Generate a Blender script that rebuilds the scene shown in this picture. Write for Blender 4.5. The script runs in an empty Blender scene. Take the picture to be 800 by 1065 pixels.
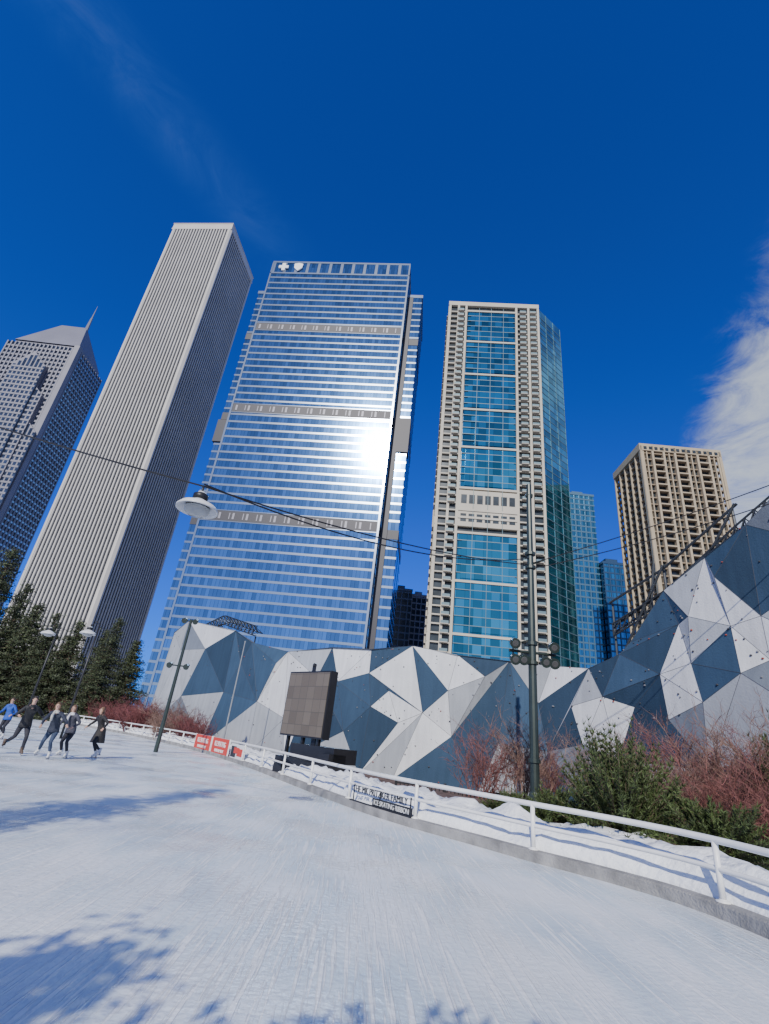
import bpy, math, random
from mathutils import Vector, Matrix, noise
from mathutils.geometry import delaunay_2d_cdt
R=random.Random(7)
sc=bpy.context.scene
COL=sc.collection
SUN=Vector((-0.242*0.848,-0.970*0.848,0.53)).normalized()

# ------------------------------------------------------------------ materials
def newmat(name):
    m=bpy.data.materials.new(name); m.use_nodes=True
    nt=m.node_tree; b=nt.nodes['Principled BSDF']
    return m,nt,b
def N(nt,t,**k):
    n=nt.nodes.new(t)
    for a,v in k.items(): setattr(n,a,v)
    return n
def mat(name,col,rough=.6,metal=0.,var=.12,scale=3.,bump=0.,bscale=40.,spec=.5,island=0.,streak=0.):
    m,nt,b=newmat(name)
    b.inputs['Roughness'].default_value=rough; b.inputs['Metallic'].default_value=metal
    b.inputs['Specular IOR Level'].default_value=spec
    tc=N(nt,'ShaderNodeTexCoord'); no=N(nt,'ShaderNodeTexNoise'); no.inputs['Scale'].default_value=scale; no.inputs['Detail'].default_value=5
    nt.links.new(tc.outputs['Object'],no.inputs['Vector'])
    mr=N(nt,'ShaderNodeMapRange'); mr.inputs[1].default_value=.3; mr.inputs[2].default_value=.7
    mr.inputs[3].default_value=1-var; mr.inputs[4].default_value=1+var
    nt.links.new(no.outputs['Fac'],mr.inputs[0])
    last=mr.outputs[0]
    def times(x):
        nonlocal last
        mu=N(nt,'ShaderNodeMath',operation='MULTIPLY'); nt.links.new(last,mu.inputs[0]); nt.links.new(x,mu.inputs[1]); last=mu.outputs[0]
    if island:
        g=N(nt,'ShaderNodeNewGeometry'); mr2=N(nt,'ShaderNodeMapRange'); mr2.inputs[3].default_value=1-island; mr2.inputs[4].default_value=1+island
        nt.links.new(g.outputs['Random Per Island'],mr2.inputs[0]); times(mr2.outputs[0])
    if streak:
        mp=N(nt,'ShaderNodeMapping'); mp.inputs['Scale'].default_value=(3,3,.25); nt.links.new(tc.outputs['Object'],mp.inputs[0])
        n3=N(nt,'ShaderNodeTexNoise'); n3.inputs['Scale'].default_value=1.2; n3.inputs['Detail'].default_value=6; nt.links.new(mp.outputs[0],n3.inputs['Vector'])
        mr3=N(nt,'ShaderNodeMapRange'); mr3.inputs[1].default_value=.35; mr3.inputs[2].default_value=.6; mr3.inputs[3].default_value=1-streak; mr3.inputs[4].default_value=1.
        nt.links.new(n3.outputs['Fac'],mr3.inputs[0]); times(mr3.outputs[0])
    vm=N(nt,'ShaderNodeVectorMath',operation='SCALE'); vm.inputs[0].default_value=col
    nt.links.new(last,vm.inputs['Scale']); nt.links.new(vm.outputs[0],b.inputs['Base Color'])
    if bump:
        n2=N(nt,'ShaderNodeTexNoise'); n2.inputs['Scale'].default_value=bscale; n2.inputs['Detail'].default_value=6
        nt.links.new(tc.outputs['Object'],n2.inputs['Vector'])
        bp=N(nt,'ShaderNodeBump'); bp.inputs['Strength'].default_value=bump; bp.inputs['Distance'].default_value=.05
        nt.links.new(n2.outputs['Fac'],bp.inputs['Height']); nt.links.new(bp.outputs[0],b.inputs['Normal'])
    return m
def glass(name,col,rough=.1,metal=.85,cell=(1.5,50,4.0),var=.25,line=.0,linecol=.4,wob=.0):
    """curtain-wall glass: per-pane tone variation and optional mullion lines, local building coordinates"""
    m,nt,b=newmat(name)
    b.inputs['Roughness'].default_value=rough; b.inputs['Metallic'].default_value=metal
    tc=N(nt,'ShaderNodeTexCoord')
    dv=N(nt,'ShaderNodeVectorMath',operation='DIVIDE'); dv.inputs[1].default_value=cell
    nt.links.new(tc.outputs['Object'],dv.inputs[0])
    fl=N(nt,'ShaderNodeVectorMath',operation='FLOOR'); nt.links.new(dv.outputs[0],fl.inputs[0])
    wn=N(nt,'ShaderNodeTexWhiteNoise'); wn.noise_dimensions='3D'; nt.links.new(fl.outputs[0],wn.inputs['Vector'])
    mr=N(nt,'ShaderNodeMapRange'); mr.inputs[3].default_value=1-var; mr.inputs[4].default_value=1+var
    nt.links.new(wn.outputs['Value'],mr.inputs[0]); last=mr.outputs[0]
    if line:
        fr=N(nt,'ShaderNodeVectorMath',operation='FRACTION'); nt.links.new(dv.outputs[0],fr.inputs[0])
        sp=N(nt,'ShaderNodeSeparateXYZ'); nt.links.new(fr.outputs[0],sp.inputs[0])
        lt=N(nt,'ShaderNodeMath',operation='GREATER_THAN'); lt.inputs[1].default_value=line; nt.links.new(sp.outputs['X'],lt.inputs[0])
        m2=N(nt,'ShaderNodeMapRange'); m2.inputs[3].default_value=linecol; m2.inputs[4].default_value=1; nt.links.new(lt.outputs[0],m2.inputs[0])
        mu=N(nt,'ShaderNodeMath',operation='MULTIPLY'); nt.links.new(last,mu.inputs[0]); nt.links.new(m2.outputs[0],mu.inputs[1]); last=mu.outputs[0]
    vm=N(nt,'ShaderNodeVectorMath',operation='SCALE'); vm.inputs[0].default_value=col
    nt.links.new(last,vm.inputs['Scale']); nt.links.new(vm.outputs[0],b.inputs['Base Color'])
    if wob:
        bp=N(nt,'ShaderNodeBump'); bp.inputs['Strength'].default_value=wob; bp.inputs['Distance'].default_value=1.
        n2=N(nt,'ShaderNodeTexNoise'); n2.inputs['Scale'].default_value=.09; n2.inputs['Detail'].default_value=2
        nt.links.new(tc.outputs['Object'],n2.inputs['Vector'])
        nt.links.new(n2.outputs['Fac'],bp.inputs['Height']); nt.links.new(bp.outputs[0],b.inputs['Normal'])
    return m

# ------------------------------------------------------------------ mesh builder
class MB:
    def __init__(s): s.v=[];s.f=[];s.m=[]
    def quad(s,a,b,c,d,mi=0):
        i=len(s.v); s.v+=[a,b,c,d]; s.f.append((i,i+1,i+2,i+3)); s.m.append(mi)
    def tri(s,a,b,c,mi=0):
        i=len(s.v); s.v+=[a,b,c]; s.f.append((i,i+1,i+2)); s.m.append(mi)
    def box(s,x0,x1,y0,y1,z0,z1,mi=0):
        i=len(s.v)
        s.v+=[(x0,y0,z0),(x1,y0,z0),(x1,y1,z0),(x0,y1,z0),(x0,y0,z1),(x1,y0,z1),(x1,y1,z1),(x0,y1,z1)]
        for q in ((0,3,2,1),(4,5,6,7),(0,1,5,4),(1,2,6,5),(2,3,7,6),(3,0,4,7)):
            s.f.append(tuple(i+k for k in q)); s.m.append(mi)
    def prism(s,poly,z0,z1,mi=0,top=None):
        i=len(s.v); n=len(poly)
        s.v+=[(p[0],p[1],z0) for p in poly]+[(p[0],p[1],z1) for p in (top or poly)]
        for k in range(n):
            s.f.append((i+k,i+(k+1)%n,i+n+(k+1)%n,i+n+k)); s.m.append(mi)
        s.f.append(tuple(range(i+n,i+2*n))); s.m.append(mi)
        s.f.append(tuple(range(i+n-1,i-1,-1))); s.m.append(mi)
    def tube(s,pts,rad,n=8,mi=0,cap=True):
        pts=[Vector(p) for p in pts]
        if not hasattr(rad,'__len__'): rad=[rad]*len(pts)
        i0=len(s.v); ref=None
        for k,p in enumerate(pts):
            d=(pts[min(k+1,len(pts)-1)]-pts[max(k-1,0)]).normalized()
            if ref is None:
                ref=Vector((0,0,1)) if abs(d.z)<.9 else Vector((1,0,0))
            a=d.cross(ref)
            if a.length<1e-4: a=d.cross(Vector((0,1,0)))
            a.normalize(); b=a.cross(d).normalized(); 
            for j in range(n):
                t=2*math.pi*j/n
                s.v.append(tuple(p+(a*math.cos(t)+b*math.sin(t))*rad[k]))
        for k in range(len(pts)-1):
            for j in range(n):
                s.f.append((i0+k*n+j,i0+k*n+(j+1)%n,i0+(k+1)*n+(j+1)%n,i0+(k+1)*n+j)); s.m.append(mi)
        if cap:
            s.f.append(tuple(i0+j for j in range(n-1,-1,-1))); s.m.append(mi)
            s.f.append(tuple(i0+(len(pts)-1)*n+j for j in range(n))); s.m.append(mi)
    def lathe(s,prof,c,n=20,mi=0):
        i0=len(s.v)
        for r,z in prof:
            for j in range(n):
                t=2*math.pi*j/n; s.v.append((c[0]+r*math.cos(t),c[1]+r*math.sin(t),c[2]+z))
        for k in range(len(prof)-1):
            for j in range(n):
                s.f.append((i0+k*n+j,i0+k*n+(j+1)%n,i0+(k+1)*n+(j+1)%n,i0+(k+1)*n+j)); s.m.append(mi)
    def ball(s,c,r,n=8,mi=0,sc=(1,1,1)):
        i0=len(s.v); h=n//2+1
        for a in range(h+1):
            ph=math.pi*a/h
            for j in range(n):
                t=2*math.pi*j/n
                s.v.append((c[0]+r*sc[0]*math.sin(ph)*math.cos(t),c[1]+r*sc[1]*math.sin(ph)*math.sin(t),c[2]+r*sc[2]*math.cos(ph)))
        for a in range(h):
            for j in range(n):
                s.f.append((i0+a*n+j,i0+(a+1)*n+j,i0+(a+1)*n+(j+1)%n,i0+a*n+(j+1)%n)); s.m.append(mi)
    def mesh(s,name,mats,smooth=False):
        me=bpy.data.meshes.new(name); me.from_pydata([tuple(v) for v in s.v],[],s.f)
        for m in mats: me.materials.append(m)
        me.polygons.foreach_set('material_index',s.m)
        if smooth: me.polygons.foreach_set('use_smooth',[True]*len(s.f))
        me.update(); return me
    def obj(s,name,mats,loc=(0,0,0),rz=0,parent=None,smooth=False):
        return put(name,s.mesh(name,mats,smooth),loc,rz,parent)
def put(name,data,loc=(0,0,0),rz=0,parent=None,scale=1):
    o=bpy.data.objects.new(name,data); COL.objects.link(o); o.location=loc; o.rotation_euler=(0,0,rz)
    o.scale=(scale,)*3 if not hasattr(scale,'__len__') else scale
    if parent: o.parent=parent
    return o

# ------------------------------------------------------------------ world
w=bpy.data.worlds.new("World"); sc.world=w; w.use_nodes=True
nt=w.node_tree; bg=nt.nodes['Background']; bg.inputs[1].default_value=.1
sky=N(nt,'ShaderNodeTexSky'); sky.sky_type='NISHITA'; sky.sun_disc=False
sky.sun_elevation=math.asin(SUN.z); sky.sun_rotation=math.atan2(SUN.x,SUN.y)%(2*math.pi); sky.altitude=200; sky.dust_density=.4; sky.ozone_density=2.5
tc=N(nt,'ShaderNodeTexCoord')
nrm=N(nt,'ShaderNodeVectorMath',operation='NORMALIZE'); nt.links.new(tc.outputs['Generated'],nrm.inputs[0])
def wdot(v):
    d=N(nt,'ShaderNodeVectorMath',operation='DOT_PRODUCT'); d.inputs[1].default_value=v; nt.links.new(nrm.outputs[0],d.inputs[0]); return d.outputs['Value']
def wrange(src,a,b,c=0.,d=1.,smooth=True):
    m=N(nt,'ShaderNodeMapRange'); m.interpolation_type='SMOOTHSTEP' if smooth else 'LINEAR'
    m.inputs[1].default_value=a;m.inputs[2].default_value=b;m.inputs[3].default_value=c;m.inputs[4].default_value=d
    nt.links.new(src,m.inputs[0]); return m.outputs[0]
def wmul(a,b,op='MULTIPLY'):
    m=N(nt,'ShaderNodeMath',operation=op)
    for i,x in enumerate((a,b)):
        if isinstance(x,(int,float)): m.inputs[i].default_value=x
        else: nt.links.new(x,m.inputs[i])
    return m.outputs[0]
tint=N(nt,'ShaderNodeMix',data_type='RGBA'); tint.inputs['A'].default_value=(.11,.49,1.85,1); tint.inputs['B'].default_value=(.68,.74,1.0,1)
nt.links.new(wrange(wdot(SUN),.45,.98),tint.inputs['Factor'])
mul=N(nt,'ShaderNodeMix',data_type='RGBA',blend_type='MULTIPLY'); mul.inputs['Factor'].default_value=1
nt.links.new(sky.outputs[0],mul.inputs['A']); nt.links.new(tint.outputs['Result'],mul.inputs['B'])
mp=N(nt,'ShaderNodeMapping'); mp.inputs['Scale'].default_value=(2.6,2.6,6.5); mp.inputs['Rotation'].default_value=(.5,.7,.2); nt.links.new(nrm.outputs[0],mp.inputs[0])
cn=N(nt,'ShaderNodeTexNoise'); cn.inputs['Scale'].default_value=2.6; cn.inputs['Detail'].default_value=11; cn.inputs['Roughness'].default_value=.68; cn.inputs['Distortion'].default_value=1.1
nt.links.new(mp.outputs[0],cn.inputs['Vector'])
band=wdot((.866,-.279,-.413))
edge=wmul(wrange(band,-.02,.09),wrange(band,.75,.35))
edge=wmul(edge,wrange(wdot((0,0,1)),.92,.60))
thr=wmul(cn.outputs['Fac'],wmul(edge,.32),'ADD')
cl=wmul(wmul(wrange(thr,.48,1.0),edge),.95)
b2=N(nt,'ShaderNodeMath',operation='ABSOLUTE'); nt.links.new(wdot((-.673,.464,-.577)),b2.inputs[0])
st=wmul(wmul(wrange(b2.outputs[0],.07,.0),wrange(wdot((-.42,.41,.81)),.93,.995)),wrange(cn.outputs['Fac'],.3,.75,.01,.07))
mix0=N(nt,'ShaderNodeMix',data_type='RGBA'); mix0.inputs['B'].default_value=(3.0,6.0,9.5,1)
nt.links.new(st,mix0.inputs['Factor']); nt.links.new(mul.outputs['Result'],mix0.inputs['A'])
mixc=N(nt,'ShaderNodeMix',data_type='RGBA'); mixc.inputs['B'].default_value=(6.6,7.4,8.6,1)
nt.links.new(cl,mixc.inputs['Factor']); nt.links.new(mix0.outputs['Result'],mixc.inputs['A'])
nt.links.new(mixc.outputs['Result'],bg.inputs[0])
L=bpy.data.lights.new("sun",'SUN'); L.energy=4.95; L.angle=math.radians(.5); L.color=(1,.96,.89)
lo=bpy.data.objects.new("sun",L); COL.objects.link(lo); lo.rotation_euler=(-SUN).to_track_quat('-Z','Y').to_euler(); lo.location=(-30,-60,60)

# ------------------------------------------------------------------ camera
th=math.radians(25); ro=math.atan2(128,1094)
cam=bpy.data.cameras.new("camera"); co=bpy.data.objects.new("camera",cam); COL.objects.link(co); sc.camera=co
fw=Vector((0,math.cos(th),math.sin(th))); up0=Vector((0,-math.sin(th),math.cos(th))); r0=Vector((1,0,0))
rr=r0*math.cos(ro)+up0*math.sin(ro); uu=up0*math.cos(ro)-r0*math.sin(ro)
M=Matrix((rr,uu,-fw)).transposed().to_4x4(); M.translation=(0,0,1.6); co.matrix_world=M
cam.sensor_fit='HORIZONTAL'; cam.sensor_width=36; cam.lens=513/800*36; cam.clip_end=6000; cam.clip_start=.05

# ------------------------------------------------------------------ ground, ice, kerb, rail
Mground=mat("park_ground",(.34,.33,.33),.9,0,.5,.25,.4,3)
g=MB(); g.quad((-3000,-3000,-.06),(3000,-3000,-.06),(3000,3000,-.06),(-3000,3000,-.06)); g.obj("ground",[Mground])
ctrl=[(4.0,-14),(4.7,-6),(5.1,0),(5.25,4),(5.09,7.0),(4.77,8.4),(4.1,9.4),(3.27,10.3),(2.45,11.35),(1.42,12.6),(.39,14.16),(-.9,16.76),(-2.4,20),(-5.37,26.2),(-10.05,34.2),(-16.4,42.8),(-24.4,51.7),(-34,60),(-52,71)]
def spline(c,step=.25):
    out=[]
    for i in range(len(c)-1):
        p0=Vector(c[max(i-1,0)]);p1=Vector(c[i]);p2=Vector(c[i+1]);p3=Vector(c[min(i+2,len(c)-1)])
        n=max(2,int((p2-p1).length/step))
        for k in range(n):
            t=k/n
            out.append(.5*((2*p1)+(p2-p0)*t+(2*p0-5*p1+4*p2-p3)*t*t+(3*p1-p0-3*p2+p3)*t**3))
    out.append(Vector(c[-1])); return out
E=spline(ctrl)
def nor(i):
    t=(E[min(i+1,len(E)-1)]-E[max(i-1,0)]).normalized(); return Vector((t.y,-t.x))
NO=[nor(i) for i in range(len(E))]
for _ in range(6): NO=[(NO[max(i-1,0)]+NO[i]+NO[min(i+1,len(E)-1)]).normalized() for i in range(len(E))]
ARC=[0]
for i in range(1,len(E)): ARC.append(ARC[-1]+(E[i]-E[i-1]).length)
def at(s,off=0):
    import bisect
    i=min(max(bisect.bisect_right(ARC,s)-1,0),len(E)-2); t=(s-ARC[i])/(ARC[i+1]-ARC[i])
    p=E[i].lerp(E[i+1],t)+NO[i].lerp(NO[i+1],t)*off; return p
def arc_near(x,y): return ARC[min(range(len(E)),key=lambda i:(E[i]-Vector((x,y))).length)]
m,nt2,b=newmat("ice")
tc2=N(nt2,'ShaderNodeTexCoord')
def noi(scale,stretch=None,rot=0,det=5,dist=0):
    n=N(nt2,'ShaderNodeTexNoise'); n.inputs['Scale'].default_value=scale; n.inputs['Detail'].default_value=det; n.inputs['Distortion'].default_value=dist
    mp=N(nt2,'ShaderNodeMapping'); mp.inputs['Scale'].default_value=stretch or (1,1,1); mp.inputs['Rotation'].default_value=(0,0,rot)
    nt2.links.new(tc2.outputs['Object'],mp.inputs[0]); nt2.links.new(mp.outputs[0],n.inputs['Vector']); return n.outputs['Fac']
cr=N(nt2,'ShaderNodeValToRGB'); cr.color_ramp.elements[0].position=.36; cr.color_ramp.elements[0].color=(.54,.65,.74,1); cr.color_ramp.elements[1].position=.60; cr.color_ramp.elements[1].color=(.83,.87,.91,1)
nt2.links.new(noi(.9,(1,.45,1),-.35,10,.4),cr.inputs[0])
def scr(scale,rot,lo_,hi,st=(14,.45,1),dist=0):
    f=noi(scale,st,rot,3,dist); r=N(nt2,'ShaderNodeMapRange'); r.inputs[1].default_value=lo_; r.inputs[2].default_value=hi; nt2.links.new(f,r.inputs[0]); return r.outputs[0]
acc=None
for a_ in (scr(1.2,.5,.58,.64),scr(1.6,-.9,.60,.66),scr(1.0,1.5,.61,.67),scr(2.6,.1,.61,.64,(12,.3,1),.3),scr(3.0,-.5,.62,.65,(12,.35,1),.3)):
    if acc is None: acc=a_
    else:
        ad=N(nt2,'ShaderNodeMath',operation='ADD'); ad.use_clamp=True; nt2.links.new(acc,ad.inputs[0]); nt2.links.new(a_,ad.inputs[1]); acc=ad.outputs[0]
sf=N(nt2,'ShaderNodeMath',operation='MULTIPLY'); sf.inputs[1].default_value=.75; nt2.links.new(acc,sf.inputs[0])
mx=N(nt2,'ShaderNodeMix',data_type='RGBA'); mx.inputs['B'].default_value=(.95,.96,.97,1); nt2.links.new(sf.outputs[0],mx.inputs['Factor']); nt2.links.new(cr.outputs[0],mx.inputs['A'])
nt2.links.new(mx.outputs['Result'],b.inputs['Base Color'])
rg=N(nt2,'ShaderNodeMapRange'); rg.inputs[1].default_value=.38; rg.inputs[2].default_value=.62; rg.inputs[3].default_value=.13; rg.inputs[4].default_value=.6
nt2.links.new(noi(.5,det=6),rg.inputs[0]); nt2.links.new(rg.outputs[0],b.inputs['Roughness'])
bp=N(nt2,'ShaderNodeBump'); bp.inputs['Strength'].default_value=.5; bp.inputs['Distance'].default_value=.025
hs=N(nt2,'ShaderNodeMath',operation='ADD'); nt2.links.new(acc,hs.inputs[0]); nt2.links.new(noi(14,det=7),hs.inputs[1]); nt2.links.new(hs.outputs[0],bp.inputs['Height']); nt2.links.new(bp.outputs[0],b.inputs['Normal'])
Mice=m
me=bpy.data.meshes.new("ice_rink"); vs=[(p.x,p.y,0) for p in E]; vs+=[(-90,71,0),(-90,-14,0)]
me.from_pydata(vs,[],[tuple(range(len(vs)))]); me.materials.append(Mice); put("ice_rink",me)
Mconc=mat("kerb_concrete",(.27,.265,.26),.85,0,.35,2.5,.5,30)
Msnow=mat("snow",(.86,.88,.90),.7,0,.05,2,.8,9)
Mmulch=mat("mulch",(.13,.085,.07),.95,0,.5,3,1.,12)
def strip(name,prof,matl,jit=0,seed=0,every=1,lump=0):
    vs=[];fs=[]; idx=list(range(0,len(E),every))
    for a in idx:
        for k,(o,z) in enumerate(prof):
            q=E[a]+NO[a]*o; zz=z
            if lump: 
                wv=.85+.6*noise.noise(Vector((E[a].x*.5,E[a].y*.5,seed+9)))
                if k>3: q=E[a]+NO[a]*(prof[3][0]+(o-prof[3][0])*wv)
            if jit and 0<k:
                jj=jit if k>1 or not lump else jit*.3
                zz+=jj*(noise.noise(Vector((q.x*1.3,q.y*1.3,seed)))+.7*noise.noise(Vector((q.x*3.7,q.y*3.7,seed+4)))+.4*noise.noise(Vector((q.x*9,q.y*9,seed+4))))
            vs.append((q.x,q.y,zz))
    n=len(prof)
    for i in range(len(idx)-1):
        for k in range(n-1): fs.append((i*n+k,i*n+k+1,(i+1)*n+k+1,(i+1)*n+k))
    me=bpy.data.meshes.new(name); me.from_pydata(vs,[],fs); me.materials.append(matl)
    if jit: me.polygons.foreach_set('use_smooth',[True]*len(fs))
    return put(name,me)
strip("kerb",[(0,-.05),(0,.15),(.02,.17),(.26,.17),(.28,.15),(.28,-.05)],Mconc)
pr=[(.22,.10),(.23,.20)]+[(.28+.11*k,.27+.28*math.sin(min(1,k/5)*math.pi/2)-(.022*max(0,k-12))) for k in range(26)]+[(3.4,.05)]
strip("snow_bank",pr,Msnow,.20,3,1,1)
strip("planting_bed",[(1.2,.10),(2.4,.20),(3.2,.26),(4.5,.28),(6,.22),(8,.1),(9,-.055)],Mmulch,.10,8)
Mwhite=mat("white_paint",(.80,.80,.79),.35,0,.06,4)
rail=MB(); 
for off,z,r in ((.14,.88,.045),(.14,.54,.034)):
    pts=[]
    s=0
    while s<ARC[-1]: q=at(s,off); pts.append((q.x,q.y,z)); s+=.5
    rail.tube(pts,r,8)
i0=arc_near(5.02,7.64)
s=i0-3.0*6
while s<ARC[-1]:
    if s>0:
        q=at(s,.14); rail.tube([(q.x,q.y,.16),(q.x,q.y,.88)],.042,8); rail.lathe([(.09,.172),(.09,.19),(.05,.195),(.042,.21)],(q.x,q.y,0),12)
    s+=3.03
rail.obj("rink_railing",[Mwhite],smooth=True)

# ------------------------------------------------------------------ skyscrapers
Mgran=mat("white_granite",(.52,.50,.47),.7,0,.08,.05)
MdarkG=mat("dark_window_strip",(.030,.032,.036),.35,0,.5,.4,spec=.3)
def rot_of(a,b): return math.atan2(b[1]-a[1],b[0]-a[0])
A=MB(); W=48;D=49;H=346
A.box(.7,W-.7,.7,D-.7,0,H-7,1)
A.box(0.9,W-.9,0.9,D-.9,H-7,H-.5,0); A.box(0,W,0,D,H-6.6,H-5.4,0); A.box(.2,W-.2,.2,D-.2,H-5.4,H-.6,0); A.box(-.1,W+.1,-.1,D+.1,H-.6,H,0)
n=19; c=2.6
for k in range(n+1):
    x=c+k*(W-2*c)/n; hw=.56; h2=.40
    A.prism([(x-hw,.72),(x-h2,.15),(x+h2,.15),(x+hw,.72)],0,H-6.62,0)
    y=c+k*(D-2*c)/n; hs_=.42
    A.prism([(W-.72,y-hs_),(W-.2,y-.25),(W-.2,y+.25),(W-.72,y+hs_)],0,H-6.62,0)
    A.prism([(.72,y+hw),(.1,y+h2),(.1,y-h2),(.72,y-hw)],0,H-6.62,0)
for (cx,cy) in ((0,0),(W,0),(0,D),(W,D)):
    sx=1 if cx==0 else -1; sy=1 if cy==0 else -1
    pts=[(cx+sx*1.2,cy-sy*.1),(cx+sx*2.4,cy-sy*.1),(cx+sx*2.4,cy+sy*2.4),(cx-sx*.1,cy+sy*2.4),(cx-sx*.1,cy+sy*1.2)]
    if sx*sy<0: pts=pts[::-1]
    A.prism(pts,0,H-6.61,0)
A.box(8,40,8,40,H,H+3,0)
A.obj("white_ribbed_skyscraper",[Mgran,MdarkG],(-187.2,259.3,0),rot_of((-187.2,259.3),(-139.6,253.5)))

# blue banded office tower
Mbg=glass("blue_curtain_glass",(.12,.26,.52),.085,.92,(1.53,80,4.03),.28,.10,.55,.008)
Msp=mat("silver_spandrel",(.38,.44,.54),.17,.88,.06,.04)
Mdk=mat("dark_louvre",(.030,.030,.042),.5,.1)
Mlt=mat("pale_panel",(.20,.20,.24),.45,.2)
Mlogo=mat("white_sign_panel",(.85,.85,.85),.4)
B=MB(); W=73.8; H=230; FH=4.03; D=40
mech=[(77,80),(131,134),(181,184)]
B.box(0,W,0,D,0,H-9,0)
B.box(-7,W+7.5,7,D-3,0,214,0)
B.box(.4,W-.4,.4,D-.4,H-9,H-1.2,2); B.box(-.2,W+.2,-.2,D+.2,H-1.2,H,1)
B.box(-.3,W+.3,-.3,D+.3,H-9.6,H-8.6,1)
for i in range(12):
    x=i*W/12; B.box(x+.2,x+1.7,-.15,.42,H-8.6,H-1.2,1)
    B.box(x+1.7,x+W/12+.2,.1,.41,H-8.6,H-1.2,0)
for i in range(7):
    y=i*D/7; B.box(W-.42,W+.15,y+.2,y+1.4,H-8.6,H-1.2,3)
z=FH
while z<H-11:
    if not any(a-1.5<z<b_+1.0 for a,b_ in mech):
        B.box(-.12,W+.12,-.13,D,z-.48,z+.48,1)
        if z<211: B.box(-7.1,W+7.6,6.88,D-2.8,z-.48,z+.48,1)
    z+=FH
for a,b_ in mech:
    B.box(-.10,W+.10,-.10,D+.1,a-.8,b_+.8,2)
    B.box(-.2,W+.2,-.2,D+.2,a-1.1,a-.8,1); B.box(-.2,W+.2,-.2,D+.2,b_+.8,b_+1.1,1)
    for i in range(12):
        x=2.0+i*(W-4)/12
        B.box(x,x+.9,-.24,-.08,a+.1,b_-.1,3)
        B.box(x+4.4,x+4.8,-.24,-.08,a+.1,b_-.1,3)
    B.box(-7.15,W+7.65,6.85,D-2.9,a-.5,b_+.5,2)
for x in (-.3,W-.5):
    B.box(x,x+.8,-.3,.1,0,H-1.3,1)
B.box(W+.31,W+3.0,6.3,6.86,0,213,2)
B.box(-7.4,W+7.9,6.6,D-2.6,213,215,1)
B.box(W+3.0,W+8,6.3,12,118,136,2); B.box(-8,-.3,6.3,12,118,130,2)
x=6.5;zc=H-5
B.box(x-.9,x+.9,-.9,-.2,zc-2.6,zc+2.6,4); B.box(x-2.6,x-.9,-.9,-.2,zc-.9,zc+.9,4); B.box(x+.9,x+2.6,-.9,-.2,zc-.9,zc+.9,4)
x=14.5
sh=[(-2.3,2.3),(0,2.9),(2.3,2.3),(2.1,-.6),(0,-2.8),(-2.1,-.6)]
i=len(B.v); B.v+=[(x+a,-.9,zc+c_) for a,c_ in sh]+[(x+a,-.2,zc+c_) for a,c_ in sh]
B.f.append(tuple(i+k for k in range(5,-1,-1))); B.m.append(4)
for k in range(6): B.f.append((i+k,i+(k+1)%6,i+6+(k+1)%6,i+6+k)); B.m.append(4)
B.obj("blue_glass_office_tower",[Mbg,Msp,Mdk,Mlt,Mlogo],(-75,187.6,0),rot_of((-75,187.6),(-1.6,179.6)))

# teal residential tower
Mtg=glass("teal_glass",(.05,.26,.44),.07,.9,(3.2,1.6,3.3),.5,.04,.6,.02)
Mtg2=glass("teal_glass_prow",(.09,.34,.46),.08,.9,(3.0,60,3.3),.4,.06,.6,.02)
Mbe=mat("beige_concrete",(.50,.465,.385),.8,0,.08,.1)
Mshade=mat("window_dark",(.035,.045,.055),.2,.2,.4,.3)
T=MB(); W=43.6; H=205; F=3.3
rz=rot_of((20.3,178.3),(63.7,174.4)); ca,sa=math.cos(rz),math.sin(rz)
def loc(p,o): dx,dy=p[0]-o[0],p[1]-o[1]; return (dx*ca+dy*sa,-dx*sa+dy*ca)
P2=loc((78.7,186.5),(20.3,178.3)); P3=(P2[0],P2[1]+26)
T.prism([(W-.1,.6),P2,P3,(W-.1,P3[1])],0,H-2,1)
T.box(0.8,W-.12,.8,40,0,H-3,4)
dirp=Vector((P2[0]-W,P2[1]-.6)).normalized(); np_=Vector((dirp.y,-dirp.x))
z=F
while z<H-4:
    q0=Vector((W,.6))+np_*.08; q1=Vector(P2)+np_*.08; q2=Vector(P3)+Vector((.08,0))
    T.prism([tuple(Vector((W,.6))),tuple(q0),tuple(q1),(P2[0]+.08,P2[1]),tuple(q2),(P3[0]-.2,P3[1])],z-.16,z+.16,5)
    z+=F
for t in (0,.33,.66,1):
    q=Vector((W,.6)).lerp(Vector(P2),t)+np_*.03; T.tube([(q.x,q.y,0),(q.x,q.y,H-2)],.14,4,5)
cen=(8.9,32.2)
xs_grid=[(0,cen[0]-.8),(cen[1]+.6,W)]
levels=int((H-5)/F)
mechz=(84,92)
for k in range(1,levels+1):
    z=k*F
    inm=mechz[0]<z<mechz[1]
    for a,b_ in xs_grid:
        T.box(a,b_,-.2,1.0,z-.32,z+.18,2)
    if not inm:
        for a in (4.4,34.2,39.0):
            T.box(a,a+2.9,-1.5,-.2,z-.25,z+.0,2); T.box(a,a+2.9,-1.5,-1.42,z,z+1.0,5)
        T.box(-.9,.0,3,8,z-.25,z,2)
    if k%6==0 or inm: T.box(cen[0],cen[1],-.95,1.0,z-.5,z+.4,2)
    T.box(-.15,.8,0,40,z-.4,z+.3,2)
for a in (0,4.2,cen[0]-1.0,cen[1],38.0,42.6):
    T.box(a,a+1.0,-.45,1.0,0,H-3,2)
for y in (0,8,16,24,32,39): T.box(-.3,.8,y,y+1.0,0,H-3,2)
k=0; z0=0
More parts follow.
